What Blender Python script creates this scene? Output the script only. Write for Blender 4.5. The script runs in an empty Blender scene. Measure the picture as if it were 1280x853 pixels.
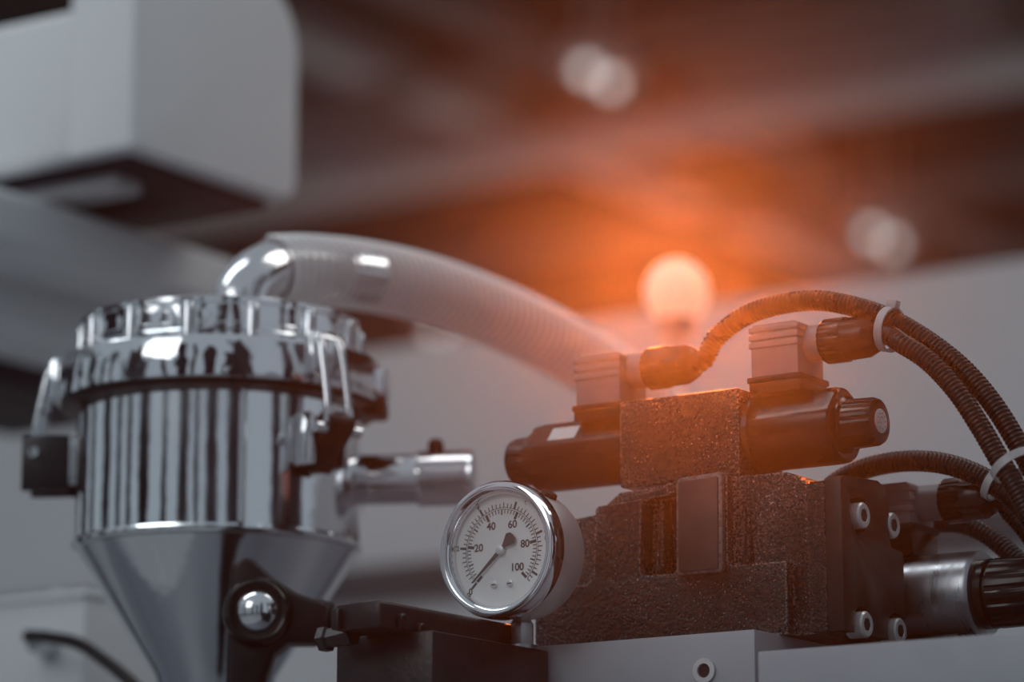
import bpy, bmesh, math, random
from mathutils import Vector, Matrix
random.seed(7)
S = bpy.context.scene
COL = S.collection

# ------------------------------------------------------------------ camera, world, exposure
FPX, YAW, PITCH = 4200.0, math.radians(33.7), math.atan(893.5 / 4200.0)
CAM = Vector((0, 0, 1.1))
cd = bpy.data.cameras.new('camera')
cam = bpy.data.objects.new('camera', cd); COL.objects.link(cam)
cam.location = CAM
cam.rotation_euler = (math.pi / 2 + PITCH, 0, YAW)
cd.sensor_width = 36.0
cd.lens = 36.0 * FPX / 1280.0
cd.clip_start, cd.clip_end = 0.05, 200
cd.dof.use_dof = True
cd.dof.focus_distance = 1.675
cd.dof.aperture_fstop = 4.3
cd.dof.aperture_ratio = 1.0
S.camera = cam

world = bpy.data.worlds.new('hall_light'); S.world = world
world.use_nodes = True
bg = world.node_tree.nodes['Background']
bg.inputs[0].default_value = (0.74, 0.88, 1.0, 1)
bg.inputs[1].default_value = 0.36

S.view_settings.view_transform = 'Standard'
S.view_settings.look = 'None'
S.view_settings.exposure = 0.0
S.view_settings.gamma = 1.0
S.view_settings.use_curve_mapping = False
S.cycles.use_denoising = True
S.cycles.max_bounces = 8
S.cycles.volume_bounces = 0
S.cycles.sample_clamp_indirect = 3.0

def area_light(name, loc, target, sx, sy, power, col):
    l = bpy.data.lights.new(name, 'AREA'); l.shape = 'RECTANGLE'
    l.size, l.size_y, l.energy, l.color = sx, sy, power, col
    o = bpy.data.objects.new(name, l); COL.objects.link(o)
    o.location = loc
    o.rotation_euler = (Vector(target) - Vector(loc)).to_track_quat('-Z', 'Y').to_euler()
    return o
# two unseen overhead lights added for highlights on the top edges
area_light('added_light', (-2.6, 0.6, 4.6), (-0.9, 1.5, 1.4), 0.9, 2.4, 28, (0.90, 0.96, 1.0))
area_light('added_light', (0.6, 3.2, 4.4), (-0.85, 1.5, 1.4), 0.9, 2.4, 24, (1.0, 0.97, 0.93))

area_light('added_light', (-1.7, -2.6, 3.6), (-0.85, 1.5, 1.4), 2.0, 2.0, 27, (0.96, 0.98, 1.0))  # unseen front light added for casting sparkle and a brighter dial
# unseen uplights added to brighten the roof steelwork
area_light('added_uplight', (-12, 19, 2.6), (-12.001, 19, 7), 10, 8, 44, (1.0, 0.96, 0.93))
area_light('added_uplight', (-4, 16, 2.6), (-4.001, 16, 7), 8, 8, 25, (0.95, 0.96, 1.0))

# ------------------------------------------------------------------ frame: O = near edge of the valve cover, millimetres
ROT = cam.rotation_euler.to_matrix()
def ray(x, y): return ROT @ Vector(((x - 640) / FPX, -(y - 426.5) / FPX, -1.0))
O = CAM + ray(1052, 700) * 1.65
def mm(p): return (p - O) * 1000.0
def PD(x, y, d): return mm(CAM + ray(x, y) * d)
def _pl(x, y, ax, val):
    r = ray(x, y); c = CAM - O
    return mm(CAM + r * ((val * 0.001 - c[ax]) / r[ax]))
def PX(x, y, v): return _pl(x, y, 0, v)
def PY(x, y, v): return _pl(x, y, 1, v)
def PZ(x, y, v): return _pl(x, y, 2, v)
FLOOR = -O.z * 1000.0          # floor level in millimetres under O
BED = -112.0                   # top of the machine bed

# ------------------------------------------------------------------ materials
def lin(c): return tuple(((v / 255) / 12.92 if v <= 10 else (((v / 255) + .055) / 1.055) ** 2.4) for v in c) + (1,)
def mat(name, col, rough=.5, metal=0., spec=.5, bump=None, var=None, trans=0., ior=1.45, coat=0., emit=None, stretch=None, rvar=None):
    m = bpy.data.materials.new(name); m.use_nodes = True
    nt = m.node_tree; b = nt.nodes['Principled BSDF']
    b.inputs['Base Color'].default_value = tuple(col[:3]) + (1,)
    b.inputs['Roughness'].default_value = rough
    b.inputs['Metallic'].default_value = metal
    b.inputs['Specular IOR Level'].default_value = spec
    b.inputs['Transmission Weight'].default_value = trans
    b.inputs['IOR'].default_value = ior
    b.inputs['Coat Weight'].default_value = coat
    if emit:
        b.inputs['Emission Color'].default_value = tuple(emit[0][:3]) + (1,)
        b.inputs['Emission Strength'].default_value = emit[1]
    tc = nt.nodes.new('ShaderNodeTexCoord'); mp = nt.nodes.new('ShaderNodeMapping')
    nt.links.new(tc.outputs['Object'], mp.inputs[0])
    if stretch: mp.inputs['Scale'].default_value = stretch
    def noise(scale, detail=3):
        n = nt.nodes.new('ShaderNodeTexNoise'); n.inputs['Scale'].default_value = scale
        n.inputs['Detail'].default_value = detail; nt.links.new(mp.outputs[0], n.inputs['Vector']); return n
    if bump:
        n = noise(bump[0]); bp = nt.nodes.new('ShaderNodeBump')
        bp.inputs['Strength'].default_value = bump[1]; bp.inputs['Distance'].default_value = bump[2]
        nt.links.new(n.outputs[0], bp.inputs['Height']); nt.links.new(bp.outputs[0], b.inputs['Normal'])
    if var:
        n = noise(var[0]); mx = nt.nodes.new('ShaderNodeMix'); mx.data_type = 'RGBA'
        mx.inputs[6].default_value = tuple(col[:3]) + (1,); mx.inputs[7].default_value = tuple(var[1][:3]) + (1,)
        cr = nt.nodes.new('ShaderNodeMapRange'); cr.inputs[1].default_value = .42; cr.inputs[2].default_value = .62
        nt.links.new(n.outputs[0], cr.inputs[0]); nt.links.new(cr.outputs[0], mx.inputs[0])
        nt.links.new(mx.outputs[2], b.inputs['Base Color'])
    if rvar:
        n = noise(rvar[0]); cr = nt.nodes.new('ShaderNodeMapRange')
        cr.inputs[1].default_value = .35; cr.inputs[2].default_value = .65
        cr.inputs[3].default_value = rvar[1]; cr.inputs[4].default_value = rvar[2]
        nt.links.new(n.outputs[0], cr.inputs[0]); nt.links.new(cr.outputs[0], b.inputs['Roughness'])
    return m
def paint_glints(m, scale, lo, hi, col):  # pale specks painted into the base colour as sparkle
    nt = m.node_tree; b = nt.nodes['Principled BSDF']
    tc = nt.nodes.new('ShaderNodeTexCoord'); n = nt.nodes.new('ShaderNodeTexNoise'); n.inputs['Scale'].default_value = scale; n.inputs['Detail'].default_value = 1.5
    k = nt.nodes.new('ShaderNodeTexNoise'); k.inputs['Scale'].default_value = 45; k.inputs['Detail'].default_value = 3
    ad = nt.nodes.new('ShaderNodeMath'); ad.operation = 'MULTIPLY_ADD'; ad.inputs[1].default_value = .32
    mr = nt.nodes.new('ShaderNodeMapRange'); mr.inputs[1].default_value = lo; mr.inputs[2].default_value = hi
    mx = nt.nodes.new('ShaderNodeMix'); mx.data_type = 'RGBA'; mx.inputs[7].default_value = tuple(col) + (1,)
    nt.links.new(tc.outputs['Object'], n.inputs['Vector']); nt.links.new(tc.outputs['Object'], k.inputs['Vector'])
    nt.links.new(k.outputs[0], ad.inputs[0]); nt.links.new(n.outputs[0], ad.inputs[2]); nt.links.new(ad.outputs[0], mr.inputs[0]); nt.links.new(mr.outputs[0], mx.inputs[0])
    # edge highlights of the casting painted pale into the colour
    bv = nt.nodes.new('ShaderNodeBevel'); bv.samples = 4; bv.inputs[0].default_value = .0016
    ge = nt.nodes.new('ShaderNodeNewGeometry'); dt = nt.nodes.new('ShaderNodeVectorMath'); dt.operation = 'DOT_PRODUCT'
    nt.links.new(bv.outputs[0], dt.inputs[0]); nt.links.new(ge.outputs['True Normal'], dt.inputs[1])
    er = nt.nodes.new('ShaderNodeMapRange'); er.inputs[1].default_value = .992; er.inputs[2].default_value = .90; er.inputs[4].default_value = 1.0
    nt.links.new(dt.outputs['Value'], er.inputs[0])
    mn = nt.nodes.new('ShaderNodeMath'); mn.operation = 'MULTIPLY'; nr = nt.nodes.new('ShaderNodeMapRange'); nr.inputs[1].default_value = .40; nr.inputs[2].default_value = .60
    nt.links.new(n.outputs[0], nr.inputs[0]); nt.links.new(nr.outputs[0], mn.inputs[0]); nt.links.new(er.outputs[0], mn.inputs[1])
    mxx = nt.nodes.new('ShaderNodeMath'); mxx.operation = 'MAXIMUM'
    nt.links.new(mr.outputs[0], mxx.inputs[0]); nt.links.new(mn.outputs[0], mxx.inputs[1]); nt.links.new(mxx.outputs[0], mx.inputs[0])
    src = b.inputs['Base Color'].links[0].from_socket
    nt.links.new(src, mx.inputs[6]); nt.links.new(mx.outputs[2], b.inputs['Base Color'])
M = {}
M['crinkle'] = mat('black crinkle paint', (.006, .005, .005), .18, spec=.3, bump=(620, 1.0, .0024), var=(160, (.010, .009, .009)))
M['crinkle_fine'] = mat('black fine crinkle paint', (.007, .006, .006), .20, spec=.3, bump=(800, 1.0, .0018), var=(200, (.014, .012, .012)))
paint_glints(M['crinkle'], 820, .83, .92, (.34, .31, .30)); paint_glints(M['crinkle_fine'], 900, .84, .93, (.18, .16, .15))
M['satin_black'] = mat('satin black casting paint', (.012, .011, .011), .36, spec=.35, bump=(260, .12, .0008), var=(40, (.017, .015, .015)))
M['plate_black'] = mat('smooth dark nameplate', (.040, .034, .033), .5, spec=.35, var=(60, (.050, .043, .041)))
M['rim_glint'] = mat('grey rim with painted highlight', (.13, .12, .115), .4, spec=.5, var=(500, (.05, .045, .045)))  # pale rim colour stands in for the bright highlight round the nameplate
M['plastic_black'] = mat('glossy black plastic', (.006, .006, .006), .20, spec=.35, rvar=(60, .16, .26))
M['rubber_black'] = mat('black rubber', (.006, .006, .008), .42, spec=.3, rvar=(80, .36, .48))
M['conduit'] = mat('black nylon conduit', (.006, .006, .006), .28, spec=.35, rvar=(70, .24, .34))
M['anodised'] = mat('black anodised block', (.008, .009, .013), .34, spec=.4, bump=(300, .25, .0008), var=(70, (.014, .015, .020)))
M['grey_plug'] = mat('light grey plug plastic', (.22, .20, .21), .45, bump=(120, .05, .001), var=(30, (.25, .23, .24)))
M['grey_metal'] = mat('grey painted plate', (.36, .37, .395), .48, var=(25, (.40, .405, .43)), bump=(350, .08, .0006))
M['white_paint'] = mat('white machine enamel', (.78, .79, .80), .38, var=(6, (.81, .82, .83)))
M['white_plastic'] = mat('white plastic', (.52, .53, .54), .40, var=(50, (.58, .58, .59)))
M['chrome'] = mat('polished stainless steel', (.80, .82, .84), .07, 1., rvar=(14, .05, .12), bump=(22, .10, .004))
M['chrome_wavy'] = mat('pressed polished steel', (.80, .82, .84), .08, 1., rvar=(30, .05, .12), bump=(24, .30, .006))
M['satin_steel'] = mat('satin steel', (.60, .60, .60), .36, .35, rvar=(30, .30, .42))
M['chrome_tube'] = mat('polished steel tube', (.76, .77, .79), .12, 1., rvar=(20, .08, .18))
M['brushed'] = mat('brushed steel', (.42, .43, .45), .30, 1., rvar=(30, .24, .40), stretch=(8, 1, 1), bump=(150, .08, .0006))
M['zinc'] = mat('zinc plated bolt', (.66, .65, .65), .36, .35, rvar=(200, .28, .45), bump=(400, .12, .0006))
M['dark_hole'] = mat('dark recess', (.006, .006, .007), .6, var=(90, (.010, .010, .011)))
M['dial'] = mat('white dial enamel', (.82, .81, .79), .5, var=(90, (.85, .84, .82)))
M['ink'] = mat('black dial ink', (.012, .008, .007), .5, var=(300, (.018, .013, .012)))
M['ink_faint'] = mat('grey dial ink', (.10, .095, .09), .5, var=(300, (.13, .12, .12)))
M['nylon'] = mat('natural nylon tie', (.42, .41, .41), .4, var=(90, (.47, .46, .46)))
M['label'] = mat('white paper label', (.55, .54, .53), .5, var=(60, (.60, .59, .58)))
M['wall'] = mat('white booth laminate', (.52, .52, .53), .55, var=(1.2, (.555, .55, .555)))
M['wall_dark'] = mat('dark grey booth stripe', (.050, .048, .055), .5, var=(3, (.062, .06, .066)))
M['ceiling'] = mat('dark hall roof deck', (.018, .016, .018), .8, var=(.25, (.028, .025, .026)))
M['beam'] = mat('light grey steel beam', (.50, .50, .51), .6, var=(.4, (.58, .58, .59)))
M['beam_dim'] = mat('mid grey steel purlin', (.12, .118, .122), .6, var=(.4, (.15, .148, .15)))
M['floor'] = mat('grey hall carpet', (.36, .37, .39), .9, var=(2.0, (.42, .43, .45)))
M['column'] = mat('dark blue trays and added columns', (.008, .012, .022), .6, spec=.2, var=(2.0, (.012, .016, .028)))
M['bed'] = mat('grey blue machine bed enamel', (.12, .135, .16), .45, var=(8, (.14, .155, .18)))
M['lamp_white'] = mat('lit hall lamp diffuser', (.8, .8, .8), .4, emit=((1, .99, .97), 1.3), var=(5, (.82, .82, .82)))
M['flare_lamp_warm'] = mat('lit flare lamp globe', (.8, .7, .5), .4, emit=((1, .97, .88), .20), var=(20, (.82, .72, .5)))
# clear hose: white translucent plastic one can partly see through
def hose_mat(name, white, clear):
    m = bpy.data.materials.new(name); m.use_nodes = True
    nt = m.node_tree; nt.nodes.clear()
    out = nt.nodes.new('ShaderNodeOutputMaterial'); mix = nt.nodes.new('ShaderNodeMixShader')
    tr = nt.nodes.new('ShaderNodeBsdfTransparent'); tr.inputs[0].default_value = (.92, .93, .94, 1)
    pb = nt.nodes.new('ShaderNodeBsdfPrincipled'); pb.inputs['Base Color'].default_value = white
    pb.inputs['Roughness'].default_value = .18; pb.inputs['Coat Weight'].default_value = .4
    n = nt.nodes.new('ShaderNodeTexNoise'); n.inputs['Scale'].default_value = 30
    mr = nt.nodes.new('ShaderNodeMapRange'); mr.inputs[3].default_value = clear - .06; mr.inputs[4].default_value = clear + .06
    nt.links.new(n.outputs[0], mr.inputs[0]); nt.links.new(mr.outputs[0], mix.inputs[0])
    nt.links.new(pb.outputs[0], mix.inputs[1]); nt.links.new(tr.outputs[0], mix.inputs[2])
    nt.links.new(mix.outputs[0], out.inputs[0])
    return m
M['hose'] = hose_mat('clear ribbed hose plastic', (.82, .82, .82, 1), .36)
M['hose_rib'] = hose_mat('white hose spiral', (.88, .88, .88, 1), .12)
g = bpy.data.materials.new('gauge glass'); g.use_nodes = True; nt = g.node_tree; nt.nodes.clear()
out = nt.nodes.new('ShaderNodeOutputMaterial'); mix = nt.nodes.new('ShaderNodeMixShader')
tr = nt.nodes.new('ShaderNodeBsdfTransparent'); gl = nt.nodes.new('ShaderNodeBsdfGlossy'); gl.inputs['Roughness'].default_value = .03
mix.inputs[0].default_value = .05
nt.links.new(tr.outputs[0], mix.inputs[1]); nt.links.new(gl.outputs[0], mix.inputs[2]); nt.links.new(mix.outputs[0], out.inputs[0])
M['glass'] = g

# ------------------------------------------------------------------ mesh helpers (all in millimetres relative to O)
def BM(): return bmesh.new()
def box(bm, x0, x1, y0, y1, z0, z1, rot=None):
    vs = [bm.verts.new((x, y, z)) for x in (x0, x1) for y in (y0, y1) for z in (z0, z1)]
    for f in ((0, 1, 3, 2), (4, 6, 7, 5), (0, 4, 5, 1), (2, 3, 7, 6), (0, 2, 6, 4), (1, 5, 7, 3)):
        bm.faces.new([vs[i] for i in f])
    return vs
def prism(bm, pts, axis, a0, a1):
    def mk(p, a):
        return {'x': (a, p[0], p[1]), 'y': (p[0], a, p[1]), 'z': (p[0], p[1], a)}[axis]
    A = [bm.verts.new(mk(p, a0)) for p in pts]; B = [bm.verts.new(mk(p, a1)) for p in pts]
    n = len(pts)
    for i in range(n):
        bm.faces.new((A[i], A[(i + 1) % n], B[(i + 1) % n], B[i]))
    bm.faces.new(A[::-1]); bm.faces.new(B)
def basis(d):
    d = Vector(d).normalized()
    r = Vector((0, 0, 1)) if abs(d.z) < .9 else Vector((0, 1, 0))
    a = d.cross(r).normalized(); return d, a, a.cross(d).normalized()
def lathe(bm, prof, org, axis=(0, 0, 1), seg=40, mod=None, cap=True):
    d, a, b = basis(axis); org = Vector(org); rings = []
    for t, r in prof:
        ring = []
        for k in range(seg):
            th = 2 * math.pi * k / seg
            rr = r * (mod(th, t) if mod else 1)
            ring.append(bm.verts.new(org + d * t + a * (rr * math.cos(th)) + b * (rr * math.sin(th))))
        rings.append(ring)
    for i in range(len(rings) - 1):
        for k in range(seg):
            bm.faces.new((rings[i][k], rings[i][(k + 1) % seg], rings[i + 1][(k + 1) % seg], rings[i + 1][k]))
    if cap:
        bm.faces.new(rings[0][::-1]); bm.faces.new(rings[-1])
def smooth_path(pts, step):
    pts = [Vector(p) for p in pts]; P = [pts[0] * 2 - pts[1]] + pts + [pts[-1] * 2 - pts[-2]]
    dense = []
    for i in range(1, len(P) - 2):
        for k in range(40):
            t = k / 40; p0, p1, p2, p3 = P[i - 1:i + 3]
            dense.append(.5 * ((2 * p1) + (p2 - p0) * t + (2 * p0 - 5 * p1 + 4 * p2 - p3) * t * t + (3 * p1 - p0 - 3 * p2 + p3) * t ** 3))
    dense.append(pts[-1]); out = [dense[0]]; acc = 0
    for q in range(1, len(dense)):
        a, b = dense[q - 1], dense[q]; L = (b - a).length
        while acc + L >= step:
            a = a.lerp(b, (step - acc) / L); out.append(a.copy()); L = (b - a).length; acc = 0
        acc += L
    return out
def tube(bm, path, rad, seg=16, cap=True):
    n = len(path); up = None; rings = []
    for i, p in enumerate(path):
        t = (path[min(i + 1, n - 1)] - path[max(i - 1, 0)]).normalized()
        if up is None: _, up, _ = basis(t)
        up = (up - t * up.dot(t)).normalized(); s = t.cross(up)
        r = rad(i) if callable(rad) else rad
        rings.append([bm.verts.new(p + up * (r * math.cos(2 * math.pi * k / seg)) + s * (r * math.sin(2 * math.pi * k / seg))) for k in range(seg)])
    for i in range(n - 1):
        for k in range(seg):
            bm.faces.new((rings[i][k], rings[i][(k + 1) % seg], rings[i + 1][(k + 1) % seg], rings[i + 1][k]))
    if cap:
        bm.faces.new(rings[0][::-1]); bm.faces.new(rings[-1])
def bevel(bm, off, seg=2, ang=.5):
    bm.normal_update()
    es = [e for e in bm.edges if len(e.link_faces) == 2 and e.calc_face_angle(0) > ang]
    bmesh.ops.bevel(bm, geom=es, offset=off, segments=seg, profile=.5, affect='EDGES', clamp_overlap=True)
    return bm
def ball(bm, c, r, seg=20, rings=12, sx=1, sy=1, sz=1):
    mtx = Matrix.Translation(c) @ Matrix.Diagonal((sx, sy, sz, 1))
    bmesh.ops.create_uvsphere(bm, u_segments=seg, v_segments=rings, radius=r, matrix=mtx)

BASE = {}
def part(name, bm, m, parent=None, smooth=35, base=None):
    bmesh.ops.recalc_face_normals(bm, faces=bm.faces[:])
    if parent is None:
        if base is None:
            xs = [v.co for v in bm.verts]
            base = Vector(((min(c.x for c in xs) + max(c.x for c in xs)) / 2, (min(c.y for c in xs) + max(c.y for c in xs)) / 2, min(c.z for c in xs)))
    else: base = BASE[parent.as_pointer()]
    base = Vector(base)
    for v in bm.verts: v.co = (v.co - base) * .001
    me = bpy.data.meshes.new(name); bm.to_mesh(me); bm.free()
    me.materials.append(M[m])
    for p in me.polygons: p.use_smooth = True
    me.set_sharp_from_angle(angle=math.radians(smooth))
    o = bpy.data.objects.new(name, me); COL.objects.link(o)
    BASE[o.as_pointer()] = base
    if parent is None: o.location = O + base * .001
    else: o.parent = parent
    return o
def tag(o, label, cat, group=None):
    o['label'] = label; o['category'] = cat
    if group: o['group'] = group
    return o
def thing(name, label, cat, base, group=None):
    o = bpy.data.objects.new(name, None); COL.objects.link(o); o.empty_display_size = .02
    o.location = O + Vector(base) * .001; BASE[o.as_pointer()] = Vector(base)
    return tag(o, label, cat, group)
def struct(o): o['kind'] = 'structure'; return o
def boolean(o, cutters):
    for bm in cutters:
        bmesh.ops.recalc_face_normals(bm, faces=bm.faces[:])
        b = BASE[o.as_pointer()]
        for v in bm.verts: v.co = (v.co - b) * .001
        me = bpy.data.meshes.new('cut'); bm.to_mesh(me); bm.free()
        c = bpy.data.objects.new('cut', me); COL.objects.link(c); c.matrix_world = Matrix.Translation(O + b * .001)
        md = o.modifiers.new('b', 'BOOLEAN'); md.operation = 'DIFFERENCE'; md.object = c; md.solver = 'EXACT'
        bpy.context.view_layer.update()
        ev = o.evaluated_get(bpy.context.evaluated_depsgraph_get())
        nm = bpy.data.meshes.new_from_object(ev)
        o.modifiers.clear(); old = o.data; o.data = nm; nm.name = o.name
        bpy.data.objects.remove(c); bpy.data.meshes.remove(old)
    return o
def round_edges(o, off_mm, seg=2, ang=.6, smooth=35):
    bm = BM(); bm.from_mesh(o.data)
    bmesh.ops.remove_doubles(bm, verts=bm.verts[:], dist=1e-6)
    bevel(bm, off_mm * .001, seg, ang)
    for f in bm.faces: f.smooth = True
    bm.to_mesh(o.data); bm.free(); o.data.set_sharp_from_angle(angle=math.radians(smooth))
def text(body, size, loc, m, parent, name='numeral'):
    """flat printed numerals facing the front (-Y)"""
    cu = bpy.data.curves.new(name, 'FONT'); cu.body = body; cu.size = size * .001; cu.align_x = 'CENTER'; cu.align_y = 'CENTER'
    cu.extrude = .00003; cu.offset = .00012
    t = bpy.data.objects.new('t', cu); COL.objects.link(t); bpy.context.view_layer.update()
    me = bpy.data.meshes.new_from_object(t.evaluated_get(bpy.context.evaluated_depsgraph_get()))
    bpy.data.objects.remove(t); me.name = name; me.materials.clear(); me.materials.append(M[m])
    o = bpy.data.objects.new(name, me); COL.objects.link(o); o.parent = parent
    o.rotation_euler = (math.pi / 2, 0, 0); o.location = (Vector(loc) - BASE[parent.as_pointer()]) * .001
    return o

# ================================================================== THE HALL (structure)
def sbox(name, m, *a, bev=0):
    bm = BM(); box(bm, *a)
    if bev: bevel(bm, bev)
    return struct(part(name, bm, m))
sbox('floor', 'floor', -32000, 14000, -9000, 40000, FLOOR - 100, FLOOR)
CEIL = 7000 + FLOOR
sbox('ceiling', 'ceiling', -32000, 14000, 5000, 40000, CEIL, CEIL + 200)
# booth wall behind the machine, parallel to the valve
WY = PD(845, 385, 3.6).y
wt = PY(845, 385, WY).z
sbox('wall_back', 'wall', -6000, 4000, WY, WY + 60, FLOOR, wt)
s1, s0 = PY(485, 708, WY).z, PY(485, 752, WY).z
sbox('trim_or_added_column_1', 'wall_dark', -6000, 4000, WY - 12, WY, s0, s1)
# unseen columns added to mirror as dark bands in the chrome
for i, (x, w) in enumerate([(-6200, 800), (-4300, 500), (-2600, 900), (-900, 350), (500, 700), (1500, 300), (2900, 1000), (5200, 900)]):
    sbox('trim_or_added_column_%d' % (i + 2), 'column', x - w / 2, x + w / 2, -5100, -4950, FLOOR, FLOOR + 4200)
for i, (x, y, w) in enumerate([(-5600, -2600, 900), (-5400, -600, 500), (-5600, 700, 1000), (2600, -2200, 700), (3300, -300, 500), (3600, 900, 900)]):  # more unseen side columns added for contrast in the chrome
    sbox('trim_or_added_column_%d' % (i + 10), 'column', x - 80, x + 80, y - w / 2, y + w / 2, FLOOR, FLOOR + 4200)
# roof steelwork
def beam(px, py, zlow, hgt, dep, m='beam', label='', name='roof_beam', axis='x'):
    p = PZ(px, py, zlow)
    bm = BM()
    if axis == 'x':   # an I-beam along the hall
        for (y0, y1, z0, z1) in ((-dep, dep, 0, hgt * .16), (-dep * .25, dep * .25, hgt * .16, hgt * .84), (-dep, dep, hgt * .84, hgt)):
            box(bm, -30000, 12000, p.y + y0, p.y + y1, zlow + z0, zlow + z1)
    else:
        for (x0, x1, z0, z1) in ((-dep, dep, 0, hgt * .16), (-dep * .25, dep * .25, hgt * .16, hgt * .84), (-dep, dep, hgt * .84, hgt)):
            box(bm, p.x + x0, p.x + x1, 8000, 39000, zlow + z0, zlow + z1)
    return tag(part(name, bm, m), label, 'beam', 'steel roof beams')
beam(640, 205, CEIL - 420, 420, 260, 'beam', 'broad pale roof beam crossing below the upper twin lamp, out of focus')
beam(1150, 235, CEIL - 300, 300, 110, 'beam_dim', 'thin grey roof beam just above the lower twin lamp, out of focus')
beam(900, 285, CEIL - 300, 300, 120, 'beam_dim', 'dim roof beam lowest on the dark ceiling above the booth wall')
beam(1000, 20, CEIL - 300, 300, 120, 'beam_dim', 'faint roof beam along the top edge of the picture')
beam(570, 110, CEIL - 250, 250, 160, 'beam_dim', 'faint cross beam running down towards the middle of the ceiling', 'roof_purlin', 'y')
beam(1000, 210, CEIL - 250, 250, 170, 'beam_dim', 'faint cross beam right of the glowing flare lamp', 'roof_purlin', 'y')
beam(435, 90, CEIL - 250, 250, 160, 'beam', 'pale cross beam beside the rounded white housing', 'roof_purlin', 'y')
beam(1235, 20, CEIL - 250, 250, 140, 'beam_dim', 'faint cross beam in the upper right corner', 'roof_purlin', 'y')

def pendant(px, py, label):
    z = CEIL - 700
    p = PZ(px, py, z)
    t = thing('ceiling_lamp', label, 'lamp', (p.x, p.y, z - 60), 'twin hall lamps')
    bm = BM(); lathe(bm, [(120, 30), (118, 120), (60, 150), (20, 158), (0, 160)], (p.x, p.y, z), (0, 0, 1), 28); part('housing', bm, 'beam', t)
    bm = BM(); lathe(bm, [(0, 34), (-14, 42), (-26, 26), (-31, 4)][::-1], (p.x, p.y, z), (0, 0, 1), 28)
    for v in bm.verts: v.co.z = z + (v.co.z - z) * 2.4
    part('diffuser', bm, 'lamp_white', t)
    bm = BM(); lathe(bm, [(110, 14), (CEIL - z, 14)], (p.x, p.y, z), (0, 0, 1), 10); part('drop_rod', bm, 'beam', t)
pendant(733, 82, 'left lamp of the upper out-of-focus pair glowing on the ceiling')
pendant(763, 98, 'right lamp of the upper out-of-focus pair glowing on the ceiling')
pendant(1089, 287, 'left lamp of the lower out-of-focus pair above the booth wall')
pendant(1115, 300, 'right lamp of the lower out-of-focus pair above the booth wall')
pendant(548, 412, 'lone ceiling lamp half hidden under the clear hose')

# ================================================================== MACHINE BED AND PLATES
bm = BM(); box(bm, -760, 420, -130, 1000, FLOOR, BED); bevel(bm, 6)
tag(part('machine_bed', bm, 'bed'), 'grey-blue machine bed below the picture edge that carries everything', 'machine bed')
# left plate
pc = PY(943, 787, -26); pl_ = PY(672, 812, -26)
t = thing('mounting_plate', 'light grey mounting plate under the big black valve, with a bolt hole', 'plate', (pc.x - 60, 10, BED))
bm = BM(); box(bm, -192, pc.x, -26, 70, BED, pc.z); bevel(bm, .8)
part('plate', bm, 'grey_metal', t)
h = PY(881, 839, -26)
bm = BM(); lathe(bm, [(0, 4.2), (.6, 6.2), (1.4, 6.2), (1.4, 3.6), (.2, 3.4)], (h.x, -26, h.z), (0, -1, 0), 28, cap=False); part('hole_bush', bm, 'zinc', t)
bm = BM(); lathe(bm, [(0, 3.9), (.3, 3.9)], (h.x, -26, h.z), (0, -1, 0), 24); part('bolt_hole', bm, 'dark_hole', t)
# right plate
pr = PY(947, 818, -52); pr2 = PY(1280, 787, -52)
bm = BM(); box(bm, pr.x, 330, -52, -30, BED, (pr.z + pr2.z) / 2); bevel(bm, .8)
tag(part('front_plate', bm, 'grey_metal'), 'long light grey plate along the bottom right, in front of the bolts', 'plate')

# ================================================================== MAIN VALVE
main = thing('directional_valve', 'large black crinkle-painted valve casting with four zinc bolts on its end cover', 'valve', (-90, 33, pc.z))
bm = BM()
prism(bm, [(-180, pc.z), (-180, -6), (-176, -3.5), (-165, -3), (-165, 35.5), (-143, 37.5), (-131, 46), (-95, 47.5), (-66, 48.6), (-50, 48.2), (-34, 48), (-19, 39), (-19, pc.z)], 'y', 0, 66)
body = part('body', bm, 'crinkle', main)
cuts = []
bm = BM(); prism(bm, [(-190, -2.4), (-148, -1), (-144, 2), (-142, 60), (-172, 60)], 'y', -5, 11); cuts.append(bm)
bm = BM(); prism(bm, [(-116.5, 4), (-114, 1), (-96, .6), (-94, 3), (-93, 40), (-94, 42.5), (-113, 41.5), (-115, 39)], 'y', -5, 13); cuts.append(bm)
bm = BM(); prism(bm, [(-64.5, 4), (-62, 2), (-31, 2), (-31, -60), (-10, -60), (-10, 60), (-64.5, 60)], 'y', -5, 7); cuts.append(bm)
bm = BM(); prism(bm, [(-160, 38), (-100, 41.5), (-100, 47.5), (-160, 47.5)], 'y', -5, 5); cuts.append(bm)
boolean(body, cuts); round_edges(body, 1.3, 2)
# nameplate pad
bm = BM(); prism(bm, [(-92, -1), (-67.5, -1), (-66, .6), (-65.6, 48.4), (-67, 50), (-91.5, 49), (-93, 47.5), (-93.4, .6)], 'y', -2.2, 3); bevel(bm, .9)
part('nameplate_frame', bm, 'rim_glint', main)
bm = BM(); prism(bm, [(-90.6, .6), (-69, .6), (-68.4, 1.4), (-68, 46.8), (-69, 47.8), (-90.4, 47), (-91.2, 46), (-91.6, 1.4)], 'y', -2.9, 0); bevel(bm, .35)
part('nameplate', bm, 'plate_black', main)['label'] = 'smooth blank dark nameplate'
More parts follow.
